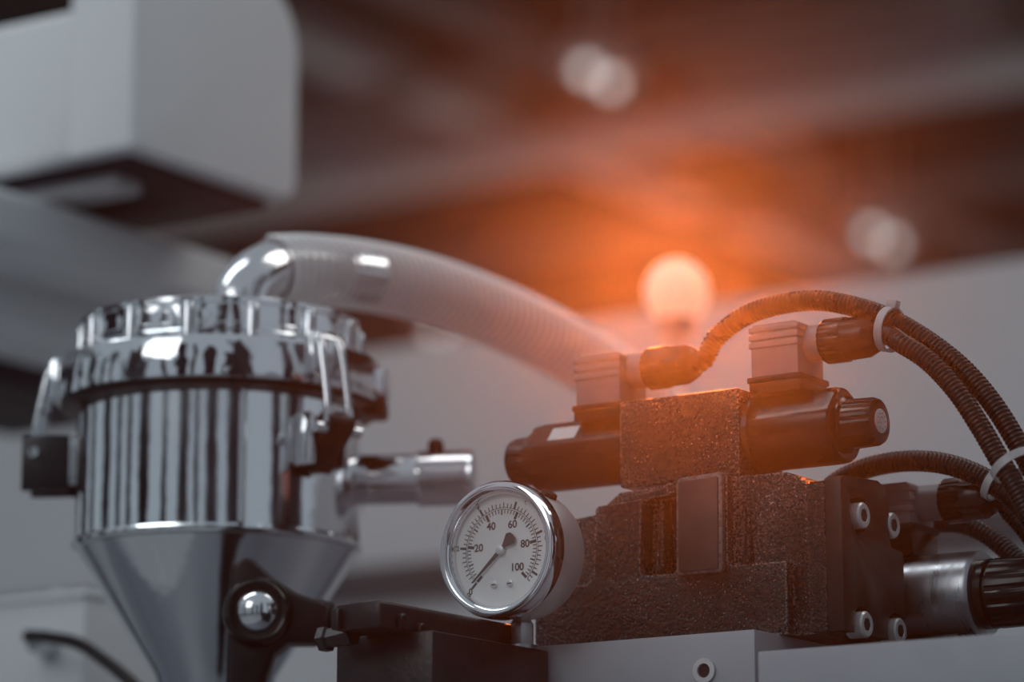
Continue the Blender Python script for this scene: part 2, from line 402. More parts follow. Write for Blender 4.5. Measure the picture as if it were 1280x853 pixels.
# ribs in the pockets
for (u0, z1, w0, w1, zb) in ((-107.5, 41, 1.4, 4.0, 1.5), (-57.0, 48, 1.6, 4.2, 2.5)):
    bm = BM()
    p = [(u0 - w0 / 2, 7.5, z1), (u0 + w0 / 2, 7.5, z1), (u0 - w1 / 2 + 1, 3.0, zb), (u0 + w1 / 2 + 1, 3.0, zb), (u0 - w0 - 1, 13.5, z1), (u0 + w0 + 1, 13.5, z1), (u0 - w1, 13.5, zb), (u0 + w1 + 2, 13.5, zb)]
    v = [bm.verts.new(q) for q in p]
    for f in ((0, 1, 3, 2), (0, 4, 5, 1), (2, 3, 7, 6), (0, 2, 6, 4), (1, 5, 7, 3), (4, 6, 7, 5)): bm.faces.new([v[i] for i in f])
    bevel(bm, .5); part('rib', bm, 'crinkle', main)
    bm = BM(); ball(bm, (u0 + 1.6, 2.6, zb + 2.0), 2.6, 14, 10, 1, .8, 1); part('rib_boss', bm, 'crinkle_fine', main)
# end cover
bm = BM(); prism(bm, [(1, pc.z), (0, 39), (3, 41), (40, 44), (48, 42), (52, 36), (54, 14), (66, 12.5), (66, pc.z)], 'x', -19.2, -9); bevel(bm, 1)
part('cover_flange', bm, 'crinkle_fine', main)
bm = BM(); prism(bm, [(1.5, pc.z), (.5, 40.5), (3, 42.5), (40, 45), (47, 43), (51, 37), (52.5, 14.5), (54.5, 12.5), (65, 12), (66.5, 10), (66.5, pc.z)], 'x', -9, 0)
cov = part('end_cover', bm, 'satin_black', main)
BOLTS = [(19.5, 24.4), (56.5, 24.4), (20.2, -30), (56.3, -29.5)]
cuts = []
for (y, z) in BOLTS:
    if (y, z) == BOLTS[1]: continue
    bm = BM(); lathe(bm, [(-6.5, 9.2), (6, 9.2)], (0, y, z), (1, 0, 0), 32); cuts.append(bm)
bm = BM(); box(bm, -6.5, 6, 10.3, 28.7, 24.4, 33); cuts.append(bm)
boolean(cov, cuts); round_edges(cov, .9, 2)
def cap_screw(y, z, x0, par, r=6.6, hl=9.5):
    bm = BM(); lathe(bm, [(-4, r * .6), (0, r * .6), (0, r), (hl - .9, r), (hl, r - .8), (hl, 3.7), (hl - .4, 3.5)], (x0, y, z), (1, 0, 0), 36, mod=lambda th, t: 1 + (.012 * math.cos(36 * th) if 0 < t < hl - 1 else 0))
    s = part('cap_screw', bm, 'zinc', par)
    bm = BM(); lathe(bm, [(hl - .38, 3.4), (hl - .2, 3.4)], (x0, y, z), (1, 0, 0), 6); part('hex_socket', bm, 'dark_hole', s)
for (y, z) in BOLTS: cap_screw(y, z, -6.5 if y < 50 or z < 0 else -8.9, main)

# ================================================================== PILOT VALVE
pil = thing('pilot_valve', 'black pilot valve with a solenoid coil on each side, bolted on the large valve', 'valve', (-96, 29, 48.6))
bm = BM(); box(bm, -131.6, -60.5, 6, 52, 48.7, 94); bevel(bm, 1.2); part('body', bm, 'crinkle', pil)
AX = (29.0, 73.0)
def flat_mod(lim):   # circle with a flat on top (b axis) -> factor
    def f(th, t): return 1
    return f
def coil(u0, u1, r, par, flip):
    # rounded coil case with a flat facet along its upper front edge
    bm = BM(); n = 56; prof = []
    for k in range(n):
        th = 2 * math.pi * k / n; y, z = math.cos(th), math.sin(th)
        d = y * (-.766) + z * .643         # facet normal: up and to the front
        s = min(1.0, .90 / d) if d > .90 else 1.0
        prof.append((AX[0] + r * y * s, AX[1] + r * z * s))
    e = [(u0, .97), (u0 + .8, 1.0), (u1 - 3.5, 1.0), (u1 - 1.0, .975), (u1, .90)] if not flip else [(u0, .90), (u0 + 1.0, .975), (u0 + 3.5, 1.0), (u1 - .8, 1.0), (u1, .97)]
    rings = [[bm.verts.new((x, AX[0] + (p[0] - AX[0]) * s, AX[1] + (p[1] - AX[1]) * s)) for p in prof] for x, s in e]
    for i in range(len(rings) - 1):
        for k in range(n): bm.faces.new((rings[i][k], rings[i][(k + 1) % n], rings[i + 1][(k + 1) % n], rings[i + 1][k]))
    bm.faces.new(rings[0][::-1]); bm.faces.new(rings[-1])
    return part('solenoid_coil', bm, 'plastic_black', par, 25)
def knurl(n, d): return lambda th, t: 1 - d * (1 if math.cos(n * th) > .55 else 0)
coil(-60.5, -11.5, 19.6, pil, False)
coil(-196, -131.6, 18.0, pil, True)
bm = BM(); lathe(bm, [(-66.5, 21.2), (-65.5, 21.6), (-61, 21.6), (-57.5, 21.0), (-57, 19.8)], (0, *AX), (1, 0, 0), 48); part('coil_flange', bm, 'plastic_black', pil)
bm = BM(); lathe(bm, [(-12, 14.5), (-9.5, 14.5), (-8.5, 12.8), (5.5, 12.3), (7.5, 11.4), (8, 9.5)], (0, *AX), (1, 0, 0), 96, mod=lambda th, t: 1 - .045 * (math.cos(12 * th) > .5) * (-8 < t < 7)); nut = part('coil_nut', bm, 'plastic_black', pil)
bm = BM(); lathe(bm, [(7.6, 6.2), (8.6, 6.2), (8.9, 5.6), (8.9, 2.4), (8.4, 2.2), (8.4, 1.6), (9.1, 1.4)], (0, *AX), (1, 0, 0), 32); part('nut_plug', bm, 'white_plastic', nut)['label'] = 'white round plug in the nut end'
bm = BM()
for k in range(9):
    th = k * .698; lathe(bm, [(8.9, .35), (9.05, .35)], (0, AX[0] + 4.0 * math.cos(th), AX[1] + 4.0 * math.sin(th)), (1, 0, 0), 8)
part('plug_print', bm, 'ink', nut)
bm = BM(); lathe(bm, [(-195, 14.8), (-197.5, 14.8), (-198.5, 13.2), (-208.5, 12.8), (-211, 12), (-211.5, 10)], (0, *AX), (1, 0, 0), 96, mod=lambda th, t: 1 - .045 * (math.cos(12 * th) > .5) * (-210 < t < -198)); part('coil_nut', bm, 'plastic_black', pil)
# paper label on the left coil facet
bm = BM()
c = Vector((0, AX[0] - .766 * 18.0 * .90, AX[1] + .643 * 18.0 * .90)); tdir = Vector((0, -.643, -.766))
vs = [bm.verts.new(Vector((x, 0, 0)) + c + tdir * s + Vector((0, -.766, .643)) * .05) for x, s in ((-181, -4.5), (-164, -4.5), (-164, 5.2), (-181, 5.2))]
bm.faces.new(vs); ext = bmesh.ops.extrude_face_region(bm, geom=bm.faces[:])
for e in ext['geom']:
    if isinstance(e, bmesh.types.BMVert): e.co += Vector((0, -.766, .643)) * .3
part('coil_label', bm, 'label', pil)['label'] = 'small white paper label'
# manual rails on top of the coils
bm = BM(); box(bm, -190, -140, 22, 36, 87, 90.5); bevel(bm, 1); part('coil_rail', bm, 'plastic_black', pil)

# ================================================================== PLUGS, GLANDS
def plug(x0, x1, y0, y1, zb, z0, z1, zr, grp, label, gl_len, nut_r, nut_len, gz, gy, ridges=3):
    """connector: black seat, grey body with ridges, grey gland neck, black gland nut along +X; returns conduit start"""
    t = thing('solenoid_plug', label, 'connector', ((x0 + x1) / 2, (y0 + y1) / 2, zb), grp)
    bm = BM(); box(bm, x0 - .5, x1 + 1.5, y0 - 1, y1 + 1, zb, z0); bevel(bm, .8)
    sb = part('seat', bm, 'plastic_black', t)
    bm = BM(); box(bm, x0 - 1.2, x1 + 2.2, y0 - 1.8, y1 + 1.8, z0 - 3.5, z0 - .4); bevel(bm, .6); part('gasket', bm, 'rubber_black', sb)
    bm = BM(); prism(bm, [(x0 + .4, z0 - .4), (x1, z0 - .4), (x1 - .4, z1 - 1.5), (x1 - 2, z1), (x0 + 2, z1), (x0 + .6, z1 - 1.5)], 'y', y0, y1); bevel(bm, .7)
    part('housing', bm, 'grey_plug', t)
    for k in range(ridges):
        zz = z1 - 3 - k * (z1 - zr) / ridges
        bm = BM(); box(bm, x0 - .5, x1 + .5, y0 - .9, y1 + .9, zz - 1.5, zz + 1.5); bevel(bm, .6); part('ridge', bm, 'grey_plug', t)
    bm = BM(); lathe(bm, [(x1 - 3, 9.6), (x1 + gl_len, 9.2)], (0, gy, gz), (1, 0, 0), 32); part('gland_neck', bm, 'grey_plug', t)
    a = x1 + gl_len
    bm = BM(); lathe(bm, [(a - .5, nut_r * .93), (a + .8, nut_r), (a + nut_len * .38, nut_r), (a + nut_len * .40, nut_r * .96), (a + nut_len * .78, nut_r * .93), (a + nut_len * .96, nut_r * .70), (a + nut_len, nut_r * .55)], (0, gy, gz), (1, 0, 0), 72,
                     mod=lambda th, s: 1 - .05 * (math.cos(18 * th) > .2) * (s < a + nut_len * .39) - .03 * abs(math.cos(3 * th)) * (s >= a + nut_len * .39))
    part('gland_nut', bm, 'plastic_black', t)
    return Vector((a + nut_len, gy, gz)), t
YP = 15.0
q = [PY(719, 505, YP), PY(775, 497, YP), PY(719, 446, YP), PY(718, 535, YP)]
gcl = PY(835, 459, 29)
eL, _ = plug(q[0].x, q[1].x, YP, YP + 27, 88, q[0].z - 1, q[2].z, q[0].z + 12, 'grey solenoid plugs on the pilot valve', 'pale grey ridged plug on the left coil of the pilot valve', 10, 11.2, 29, gcl.z, 29)
q = [PY(938, 470, YP), PY(998, 462, YP), PY(938, 407, YP)]
gcr = PY(1062, 424, 29)
eR, _ = plug(q[0].x, q[1].x, YP, YP + 27, 91, q[0].z - 1, q[2].z, q[0].z + 14, 'grey solenoid plugs on the pilot valve', 'pale grey ridged plug on the right coil, under the arching conduits', 9, 11.6, 31, gcr.z, 29)

# ================================================================== CONDUITS
def corrugated(name, pts, r, label, grp, pitch=2.35):
    pts = list(pts); pts.append(Vector((pts[-1].x + 2, pts[-1].y, BED)))     # down to the bed
    path = smooth_path(pts, pitch / 5)
    pat = [1.0, 1.0, .97, .86, .86]
    bm = BM(); tube(bm, path, lambda i: r * pat[i % 5], 18)
    return tag(part(name, bm, 'conduit', smooth=60), label, 'conduit', grp)
YC = 29.0
def cp(lst, y=YC): return [PY(a, b, y if len(c) == 0 else c[0]) for a, b, *c in lst]
G = 'black corrugated conduits'
corrugated('conduit', [eL + Vector((-3, 0, 0)), eL + Vector((4, 0, 1.5))] + cp([(895, 423), (930, 396), (975, 381), (1020, 376), (1062, 382), (1110, 398), (1160, 427), (1205, 463), (1243, 508), (1275, 560), (1300, 610), (1330, 700), (1345, 800), (1350, 900)]), 5.4, 'black corrugated conduit arching from the left plug over the right plug', G)
corrugated('conduit', [eR + Vector((-3, 0, 0)), eR + Vector((4, 0, -.3))] + cp([(1125, 428), (1160, 451), (1195, 488), (1225, 533), (1252, 580), (1278, 625), (1302, 690), (1320, 780), (1325, 900)], 16.8), 5.3, 'black corrugated conduit leaving the right plug, below the longer arch', G)
corrugated('conduit', cp([(1020, 628), (1048, 602), (1085, 585), (1130, 577), (1175, 579), (1215, 591), (1250, 611), (1285, 645), (1320, 710), (1340, 800), (1345, 900)], 78), 5.6, 'black corrugated conduit arching low behind the end cover', G)
# cable ties
def tie(px, py, y, ang, rx, label, ry=11.9):
    """nylon band around the conduits; ang = slope of the conduit in the XZ plane"""
    c = PY(px, py, y); d = Vector((math.cos(ang), 0, math.sin(ang)))
    t = thing('cable_tie', label, 'cable tie', c - Vector((0, 0, rx)), 'white cable ties')
    n = Vector((-d.z, 0, d.x)); bm = BM(); N = 40; ri = []
    for k in range(N):
        th = 2 * math.pi * k / N; ring = []
        for (o, w) in ((0, -2.1), (0, 2.1), (.9, 2.1), (.9, -2.1)):
            ring.append(bm.verts.new(c + n * ((rx + o) * math.cos(th)) + Vector((0, (ry + o) * math.sin(th), 0)) + d * w))
        ri.append(ring)
    for k in range(N):
        for j in range(4): bm.faces.new((ri[k][j], ri[k][(j + 1) % 4], ri[(k + 1) % N][(j + 1) % 4], ri[(k + 1) % N][j]))
    part('band', bm, 'nylon', t)
    bm = BM(); box(bm, -2.8, 2.8, -2.4, 2.4, -1.6, 2.6); bevel(bm, .4)
    q = d.to_track_quat('X', 'Z').to_matrix()
    for v in bm.verts: v.co = q @ v.co + c + n * (rx + 1.6) + Vector((0, -1.5, 0))
    part('tie_head', bm, 'nylon', t)
tie(1112, 412, 23, math.radians(-14), 10.6, 'white cable tie at the top of the arch, beside the right plug')
tie(1267, 582, 23, math.radians(-57), 10.8, 'white cable tie at the right edge around the two large conduits')
tie(1243, 605, 78, math.radians(-33), 8.2, 'white cable tie on the low conduit behind the end cover', 7.2)

# ================================================================== SECOND VALVE BEHIND: silver coil, third plug
YB = 96.0
ca = PY(1176, 748, YB)
s2 = thing('steel_solenoid', 'silver steel solenoid with a black ribbed cap behind the end cover', 'solenoid', (ca.x, YB, BED))
xe = PY(1232, 745, YB).x; x0 = PY(1090, 745, YB).x
rz = PY(1190, 690, YB - 6).z - ca.z
bm = BM(); lathe(bm, [(x0, rz), (xe - 3, rz), (xe - 1.2, rz * .985), (xe, rz * .95), (xe, rz * .6)], (0, YB, ca.z), (1, 0, 0), 72); part('coil_case', bm, 'brushed', s2)
bm = BM(); lathe(bm, [(xe - .2, rz * .80), (xe + 5, rz * .80), (xe + 5.5, rz * .72), (xe + 7, rz * .72), (xe + 7.5, rz * .80), (xe + 34, rz * .78), (xe + 37, rz * .70), (xe + 38, rz * .5)], (0, YB, ca.z), (1, 0, 0), 120, mod=lambda th, t: 1 - .05 * (math.cos(15 * th) > .45) * (t > xe + 7.2) * (t < xe + 35)); part('ribbed_cap', bm, 'plastic_black', s2)
bm = BM(); box(bm, x0 - 60, x0 + 4, YB - 30, YB + 30, BED, ca.z + rz + 4); bevel(bm, 1.5); part('body', bm, 'satin_black', s2)
bm = BM(); box(bm, x0 - 8, xe - 10, YB - 12, YB + 12, BED, ca.z - rz * .9); bevel(bm, 1); part('foot', bm, 'satin_black', s2)
y3 = YB - 14
q = [PY(1104, 654, y3), PY(1138, 648, y3), PY(1104, 605, y3)]
g3 = PY(1195, 626, YB)
e3, t3 = plug(q[0].x - 6, q[1].x, y3, y3 + 27, ca.z + rz * .93, q[0].z - 1, q[2].z, q[0].z + 4, None, 'grey plug with black gland behind the end cover bolts', 14, 11.8, 29, g3.z, YB, 3)
corrugated('conduit', [e3 + Vector((-3, 0, 0)), e3 + Vector((4, 0, 0))] + cp([(1262, 638), (1290, 672), (1325, 740), (1350, 850)], 92), 5.6, 'short black conduit leaving the low grey plug at the right edge', G)
corrugated('conduit', cp([(1130, 668), (1165, 656), (1200, 655), (1232, 668), (1262, 692), (1290, 722), (1330, 800), (1345, 900)], 128), 5.4, 'black ribbed conduit just above the silver solenoid', G)

# ================================================================== PRESSURE GAUGE
GY = -62.0
hub = PY(622, 691, GY)
gl_, gr_, gt_, gb_ = PY(547, 688, GY), PY(695, 680, GY), PY(625, 602, GY), PY(621, 772, GY)
gu, gw = (gl_.x + gr_.x) / 2, (gt_.z + gb_.z) / 2
GR = ((gr_.x - gl_.x) + (gt_.z - gb_.z)) / 4
LB = PY(655, 812, GY + 22).z           # top of the block that carries the gauge
ga = thing('pressure_gauge', 'round chrome pressure gauge with a white dial, needle at zero', 'gauge', (gu, GY + 22, LB))
def glathe(prof, seg=72, cap=True):
    bm = BM(); lathe(bm, prof, (gu, GY, gw), (0, 1, 0), seg, cap=cap); return bm
part('case', glathe([(6, GR * .90), (10, GR * .905), (12, GR * .93), (30, GR * .93), (33, GR * .90), (34, GR * .84)]), 'satin_steel', ga)
# bezel ring (closed profile)
bp = [(3.0, .81), (.4, .84), (-1.0, .88), (-1.3, .92), (-.6, .97), (1.5, 1.0), (8.5, 1.0), (10.5, .975), (11, .94), (9, .90), (5.0, .81)]
bm = glathe([(a, b * GR) for a, b in bp + bp[:1]], 96, False); bmesh.ops.remove_doubles(bm, verts=bm.verts[:], dist=1e-4)
part('bezel', bm, 'chrome', ga)
dial = part('dial', glathe([(5.2, GR * .84), (5.6, GR * .84)]), 'dial', ga)
part('glass', glathe([(2.0, GR * .815), (2.5, GR * .815)]), 'glass', ga)
# printed scale
RD = GR * .81; ZF = GY + 5.1
def pol(r, ang): return (gu + r * math.cos(ang), gw + r * math.sin(ang))
def quad(bm, r0, r1, ang, w):
    c, s = math.cos(ang), math.sin(ang); n = (-s, c)
    P = [pol(r0, ang), pol(r1, ang)]
    vs = [bm.verts.new((P[i][0] + n[0] * w * k / 2, ZF, P[i][1] + n[1] * w * k / 2)) for i, k in ((0, -1), (1, -1), (1, 1), (0, 1))]
    bm.faces.new(vs)
def arc(bm, r, w, a0, a1, n=90):
    pr_ = None
    for k in range(n + 1):
        a = a0 + (a1 - a0) * k / n
        cur = [bm.verts.new((pol(r - w / 2, a)[0], ZF, pol(r - w / 2, a)[1])), bm.verts.new((pol(r + w / 2, a)[0], ZF, pol(r + w / 2, a)[1]))]
        if pr_: bm.faces.new((pr_[0], pr_[1], cur[1], cur[0]))
        pr_ = cur
D2 = math.radians
def ang_of(v): return D2(225 - 270 * v / 100)
bm = BM()
arc(bm, RD * .765, .30, ang_of(0), ang_of(100)); arc(bm, RD * .735, .22, ang_of(0), ang_of(100))
for k in range(51):
    v = k * 2; big = v % 20 == 0; mid = v % 10 == 0
    quad(bm, RD * (.60 if big else .635 if mid else .66), RD * .735, ang_of(v), 1.5 if big else .75 if mid else .5)
for k in range(48):
    v = k * 100 / 47
    big = k % 9 == 0
    quad(bm, RD * .765, RD * (.90 if big else .84 if k % 3 else .86), ang_of(v), .1 + 1.1 if big else .52)
part('scale_marks', bm, 'ink', ga)
for v in (20, 40, 60, 80, 100):
    a = ang_of(v); rr = RD * (.50 if v != 100 else .46)
    text(str(v), 5.4, (gu + rr * math.cos(a), ZF, gw + rr * math.sin(a)), 'ink', ga)
text('0', 4.6, (*pol(RD * .96, ang_of(0) + .02)[:1], ZF, pol(RD * .96, ang_of(0) + .02)[1]), 'ink', ga)
for s_, v in (('2', 19), ('4', 38), ('6', 62), ('8', 80)):
    p = pol(RD * .95, ang_of(v)); text(s_, 3.6, (p[0], ZF, p[1]), 'ink_faint', ga)
# needle towards zero with a flag-shaped counterweight
bm = BM(); na = ang_of(1.0); c, s = math.cos(na), math.sin(na); n = (-s, c)
def npt(r, o): return (gu + r * c + n[0] * o, gw + r * s + n[1] * o)
prism(bm, [npt(RD * .80, -.35), npt(RD * .80, .35), npt(0, 1.1), npt(-RD * .10, 1.0), npt(-RD * .29, 3.6), npt(-RD * .36, 2.2), npt(-RD * .375, 0), npt(-RD * .36, -2.2), npt(-RD * .29, -3.6), npt(-RD * .10, -1.0), npt(0, -1.1)], 'y', GY + 3.4, GY + 3.8)
part('needle', bm, 'ink', ga)
bm = glathe([(2.7, 1.9), (2.9, 2.3), (3.6, 2.4), (5.2, 2.4)], 24); part('needle_hub', bm, 'zinc', ga)
for dx in (-4.6, 5.0):
    bm = BM(); lathe(bm, [(4.4, 1.4), (4.6, 1.9), (5.3, 2.0)], (gu + dx, GY, gw - RD * .60), (0, 1, 0), 20); sc = part('dial_screw', bm, 'zinc', ga)
    bm = BM(); box(bm, gu + dx - 1.3, gu + dx + 1.3, GY + 4.3, GY + 4.45, gw - RD * .60 - .3, gw - RD * .60 + .3); part('screw_slot', bm, 'ink', sc)
# stem
sx, sy = gu + 1, GY + 22
bm = BM(); lathe(bm, [(LB, 7.5), (LB + 2, 7.5), (LB + 2.2, 6.2)], (sx, sy, 0), (0, 0, 1), 28); part('stem_washer', bm, 'brushed', ga)
bm = BM(); lathe(bm, [(LB + 2, 6.6), (LB + 13, 6.6), (LB + 13.5, 6.0), (LB + 15, 5.2), (gw - GR * .88, 5.2)], (sx, sy, 0), (0, 0, 1), 6); bevel(bm, .4); part('stem', bm, 'brushed', ga)
# blow-out plug ring on top of the case
bm = BM(); lathe(bm, [(0, 4.5), (2.2, 4.2), (2.6, 3.5)], (gu + GR * .93 * math.sin(.5), GY + 24, gw + GR * .93 * math.cos(.5)), (math.sin(.5), 0, math.cos(.5)), 20); part('fill_plug', bm, 'rubber_black', ga)

# ================================================================== BLACK BLOCK UNDER THE GAUGE
XB = gu + 9
c1 = PX(541, 797, XB)
t = thing('manifold_block', 'dark stepped steel block that carries the pressure gauge', 'block', (XB - 30, c1.y + 40, BED))
bm = BM(); prism(bm, [(XB, BED), (XB, LB), (XB - 58, LB), (XB - 58, BED)], 'y', c1.y, -27.5); bevel(bm, 1.2)
part('lower_block', bm, 'anodised', t)
c2 = PX(476, 749, XB - 14)
XU = XB - 14
bm = BM(); prism(bm, [(XU, LB), (XU, c2.z - 1.5), (XU - 1.5, c2.z), (XU - 27, c2.z - 1), (XU - 27, LB)], 'y', c2.y, min(c2.y + 130, -30)); bevel(bm, 1)
part('upper_block', bm, 'anodised', t)
for k, (dy, dz) in enumerate(((16, -9), (32, -12))):
    bm = BM(); lathe(bm, [(0, 3.6), (2.2, 3.6), (2.8, 3.0), (2.8, 1.8), (2.2, 1.6)], (XU, c2.y + dy, c2.z + dz), (1, 0, 0), 20); part('screw_head', bm, 'anodised', t)
bm = BM(); lathe(bm, [(-2, 6), (3, 6), (3.5, 5), (12, 5), (13, 6.5), (17, 6.5)], (XU - 27, c2.y + 12, c2.z - 14), (-1, 0, -.1), 6); part('hex_bolt', bm, 'anodised', t)
bm = BM(); box(bm, XU - 27.5, XU - 23, c2.y - 3, c2.y + 25, LB, c2.z - 3); bevel(bm, .8); part('side_lug', bm, 'anodised', t)

# ================================================================== HOPPER
HD = 1.95
hx = PD(274, 560, HD)
HX, HY = hx.x, hx.y
def hz(y): # height of the axis plane at a picture row
    return PD(274, y, (PD(274, y, 1) and HD)).z
K = HD / FPX * 1000
hop = thing('vacuum_hopper', 'polished steel hopper with a conical base, clamped lid and toggle latches', 'hopper', (HX, HY, BED))
def hl(prof, m, name, par=hop, seg=96, cap=True, mod=None):
    bm = BM(); lathe(bm, prof, (HX, HY, 0), (0, 0, 1), seg, cap=cap, mod=mod); return part(name, bm, m, par)
zc0, zc1 = hz(690), hz(500)
RC = 177 * K
hl([(zc0, RC), (zc1, RC)], 'chrome', 'cylinder', seg=128)
hl([(zc0 - 3, RC * .985), (zc0 - 2.4, RC * 1.005), (zc0 - .8, RC * 1.018), (zc0 + .8, RC * 1.018), (zc0 + 2.4, RC * 1.004)], 'chrome', 'swage_bead')
zt = hz(853); rt = 76 * K; slope = (RC - rt) / (zc0 - 3 - zt)
zth = BED + 22; rth = 15
hl([(zth, rth), (zth + 1, rth + 1), (zt, rt), (zc0 - 3, RC * .99)], 'chrome', 'cone', seg=128)
hl([(BED, 40), (BED + 8, 40), (BED + 8, 16), (zth + 2, 15.5)], 'brushed', 'throat_flange', seg=48)
RR = 202 * K
zr0, zr1 = hz(508), hz(452)
hl([(zr0 - 3.5, RC * 1.01), (zr0 - 3.6, RR * .975), (zr0 - .4, RR * .985), (zr0 - .2, RC * 1.01)], 'rubber_black', 'gasket')
hl([(zr0, RC * 1.02), (zr0, RR * .995), (zr0 + 1.5, RR), (zr1 - 4, RR), (zr1 - 1, RR * .985), (zr1, RR * .95), (zr1 + 1, 172 * K)], 'chrome_wavy', 'clamp_ring', seg=120, mod=lambda th, t: 1 + .004 * math.cos(9 * th))
zl1 = hz(398); RL = 171 * K
hl([(zr1 - 2, RL), (zr1 + 4, RL), (zr1 + 5, RL * 1.015), (zr1 + 8, RL * 1.015), (zr1 + 9, RL), (zl1 - 5, RL), (zl1 - 4, RL * 1.02), (zl1 - 1.5, RL * 1.02), (zl1, RL * .98), (zl1 + .6, RL * .6)], 'chrome_wavy', 'lid', seg=120, mod=lambda th, t: 1 + .006 * math.cos(16 * th))
# upright lid studs around the rim
for k in range(14):
    a = 2 * math.pi * k / 14 + .22
    bm = BM(); lathe(bm, [(zr1 - 1, 3.6), (zl1 - 6, 3.6), (zl1 - 5, 3.0), (zl1 - 4, 1.5)], (HX + (RL + 1.2) * math.cos(a), HY + (RL + 1.2) * math.sin(a), 0), (0, 0, 1), 14); part('lid_stud', bm, 'chrome', hop)
# toggle latches
def latch(a, name_label, ear='anodised', grow=1.0):
    """a = direction of the latch around the hopper axis (radians, world)"""
    er = Vector((math.cos(a), math.sin(a), 0)); et = Vector((-math.sin(a), math.cos(a), 0)); ez = Vector((0, 0, 1))
    def L(r, s, z): return Vector((HX, HY, 0)) + er * r + et * s + ez * z
    def lbox(r0, r1, s0, s1, z0, z1, bev=1.0):
        bm = BM(); box(bm, r0, r1, s0, s1, z0, z1); bevel(bm, bev)
        for v in bm.verts: v.co = L(*v.co)
        return bm
    zb, zm, zt_ = hz(606), hz(548), hz(452)
    ba = part('latch_base', lbox(RC - 1, RC + 9, -13, 13, zb, zm), 'chrome_tube', hop); ba['label'] = name_label
    part('latch_ear', lbox(RC + 3, RC + 3 + 28 * grow, -14, -10.5, zb - 5 * grow, zm + 1), ear, ba)
    part('latch_ear', lbox(RC + 3, RC + 3 + 28 * grow, 10.5, 14, zb - 5 * grow, zm + 1), ear, ba)
    bm = BM(); prism(bm, [(RC + 8, zb - 6), (RC + 30, zm - 8), (RC + 30, zm - 3), (RC + 22, zm + 2), (RC + 10, zm - 6)], 'y', -9, 9); bevel(bm, 1.2)
    for v in bm.verts: v.co = L(v.co.x, v.co.y, v.co.z)
    part('latch_lever', bm, 'rubber_black', ba)
    for s in (-7.5, 7.5):
        bm = BM(); tube(bm, smooth_path([L(RC + 25, s, zm - 6), L(RC + 24, s, zm + 8), L(RR + 7, s * .95, zt_ - 8), L(RR + 3, s * .8, zt_ + 1), L(RR - 3, s * .5, zt_ + 3)], 2), 2.6, 12); part('latch_bail', bm, 'chrome', ba)
    bm = BM(); tube(bm, [L(RC + 24, -16, zm - 9), L(RC + 24, 16, zm - 9)], 3.4, 16); part('pivot_pin', bm, 'chrome', ba)
    bm = BM(); prism(bm, [(RR - 4, zr0 + 3), (RR + 5, zr0 + 5), (RR + 6, zt_ + 1), (RR + 2, zt_ + 5), (RR - 4, zt_ + 2)], 'y', -11, 11); bevel(bm, 1.5)
    for v in bm.verts: v.co = L(v.co.x, v.co.y, v.co.z)
    part('latch_keeper', bm, 'chrome', ba)
toc = math.atan2((CAM - O).y * 1000 - HY, (CAM - O).x * 1000 - HX)   # direction towards the camera
latch(toc - math.radians(100), 'toggle latch on the left flank of the hopper')
latch(toc + math.radians(38), 'toggle latch on the front right of the hopper', 'chrome_wavy', .55)
# lug at the right of the rim
a = toc + math.radians(82)
for k, (rr0, rr1, z0, z1, m) in enumerate(((RC, RR + 5, hz(500), hz(462), 'chrome'), (RC + 2, RR + 4, hz(524), hz(500), 'rubber_black'))):
    bm = BM(); box(bm, rr0, rr1, -12, 12, z0, z1); bevel(bm, 2.5)
    for v in bm.verts:
        c_ = v.co.copy(); v.co = Vector((HX, HY, 0)) + Vector((math.cos(a), math.sin(a), 0)) * c_.x + Vector((-math.sin(a), math.cos(a), 0)) * c_.y + Vector((0, 0, c_.z))
    part('rim_lug' if k == 0 else 'lug_pad', bm, m, hop)
# welded seam strip
a = toc + math.radians(9)
bm = BM(); lathe(bm, [(zc0 + 3, 2.2), (zc1 - 4, 2.2)], (HX + RC * math.cos(a), HY + RC * math.sin(a), 0), (0, 0, 1), 12); part('seam_bar', bm, 'chrome', hop)

# side outlet pipe
camr = Vector((math.cos(YAW), math.sin(YAW), 0))      # picture-right in the world
p0 = PD(440, 601, HD + .01); p1 = PD(522, 603, HD); p2 = PD(592, 606, HD)
dirp = (Vector((p2.x, p2.y, 0)) - Vector((p0.x, p0.y, 0))).normalized(); dirp.z = -.0
L1 = (p1 - p0).length; L2 = (p2 - p0).length; rp = 35 * K
bm = BM(); lathe(bm, [(-6, rp * .9), (L1, rp * .9)], p0, dirp, 40); t = part('outlet_pipe', bm, 'chrome_tube', hop)
bm = BM(); lathe(bm, [(-2, rp * 1.25), (4, rp * 1.25), (5, rp * 1.2)], p0, dirp, 40); part('pipe_flange', bm, 'chrome_tube', t)
n = 14; prof = [(L1, rp * 1.0)]
for k in range(n): prof += [(L1 + 2 + k * (L2 - L1 - 3) / n, rp * 1.02), (L1 + 2 + (k + .5) * (L2 - L1 - 3) / n, rp * .97)]
bm = BM(); lathe(bm, prof + [(L2, rp), (L2 + .5, rp * .8)], p0, dirp, 40); part('threaded_collar', bm, 'chrome_tube', t)
bq = PD(545, 570, HD)
bm = BM(); lathe(bm, [(0, 4), (3, 4), (3.2, 5.2), (9, 5.2), (11, 4), (12, 2)], (bq.x, bq.y, bq.z - 2), (0, 0, 1), 6); part('grub_screw', bm, 'rubber_black', t)

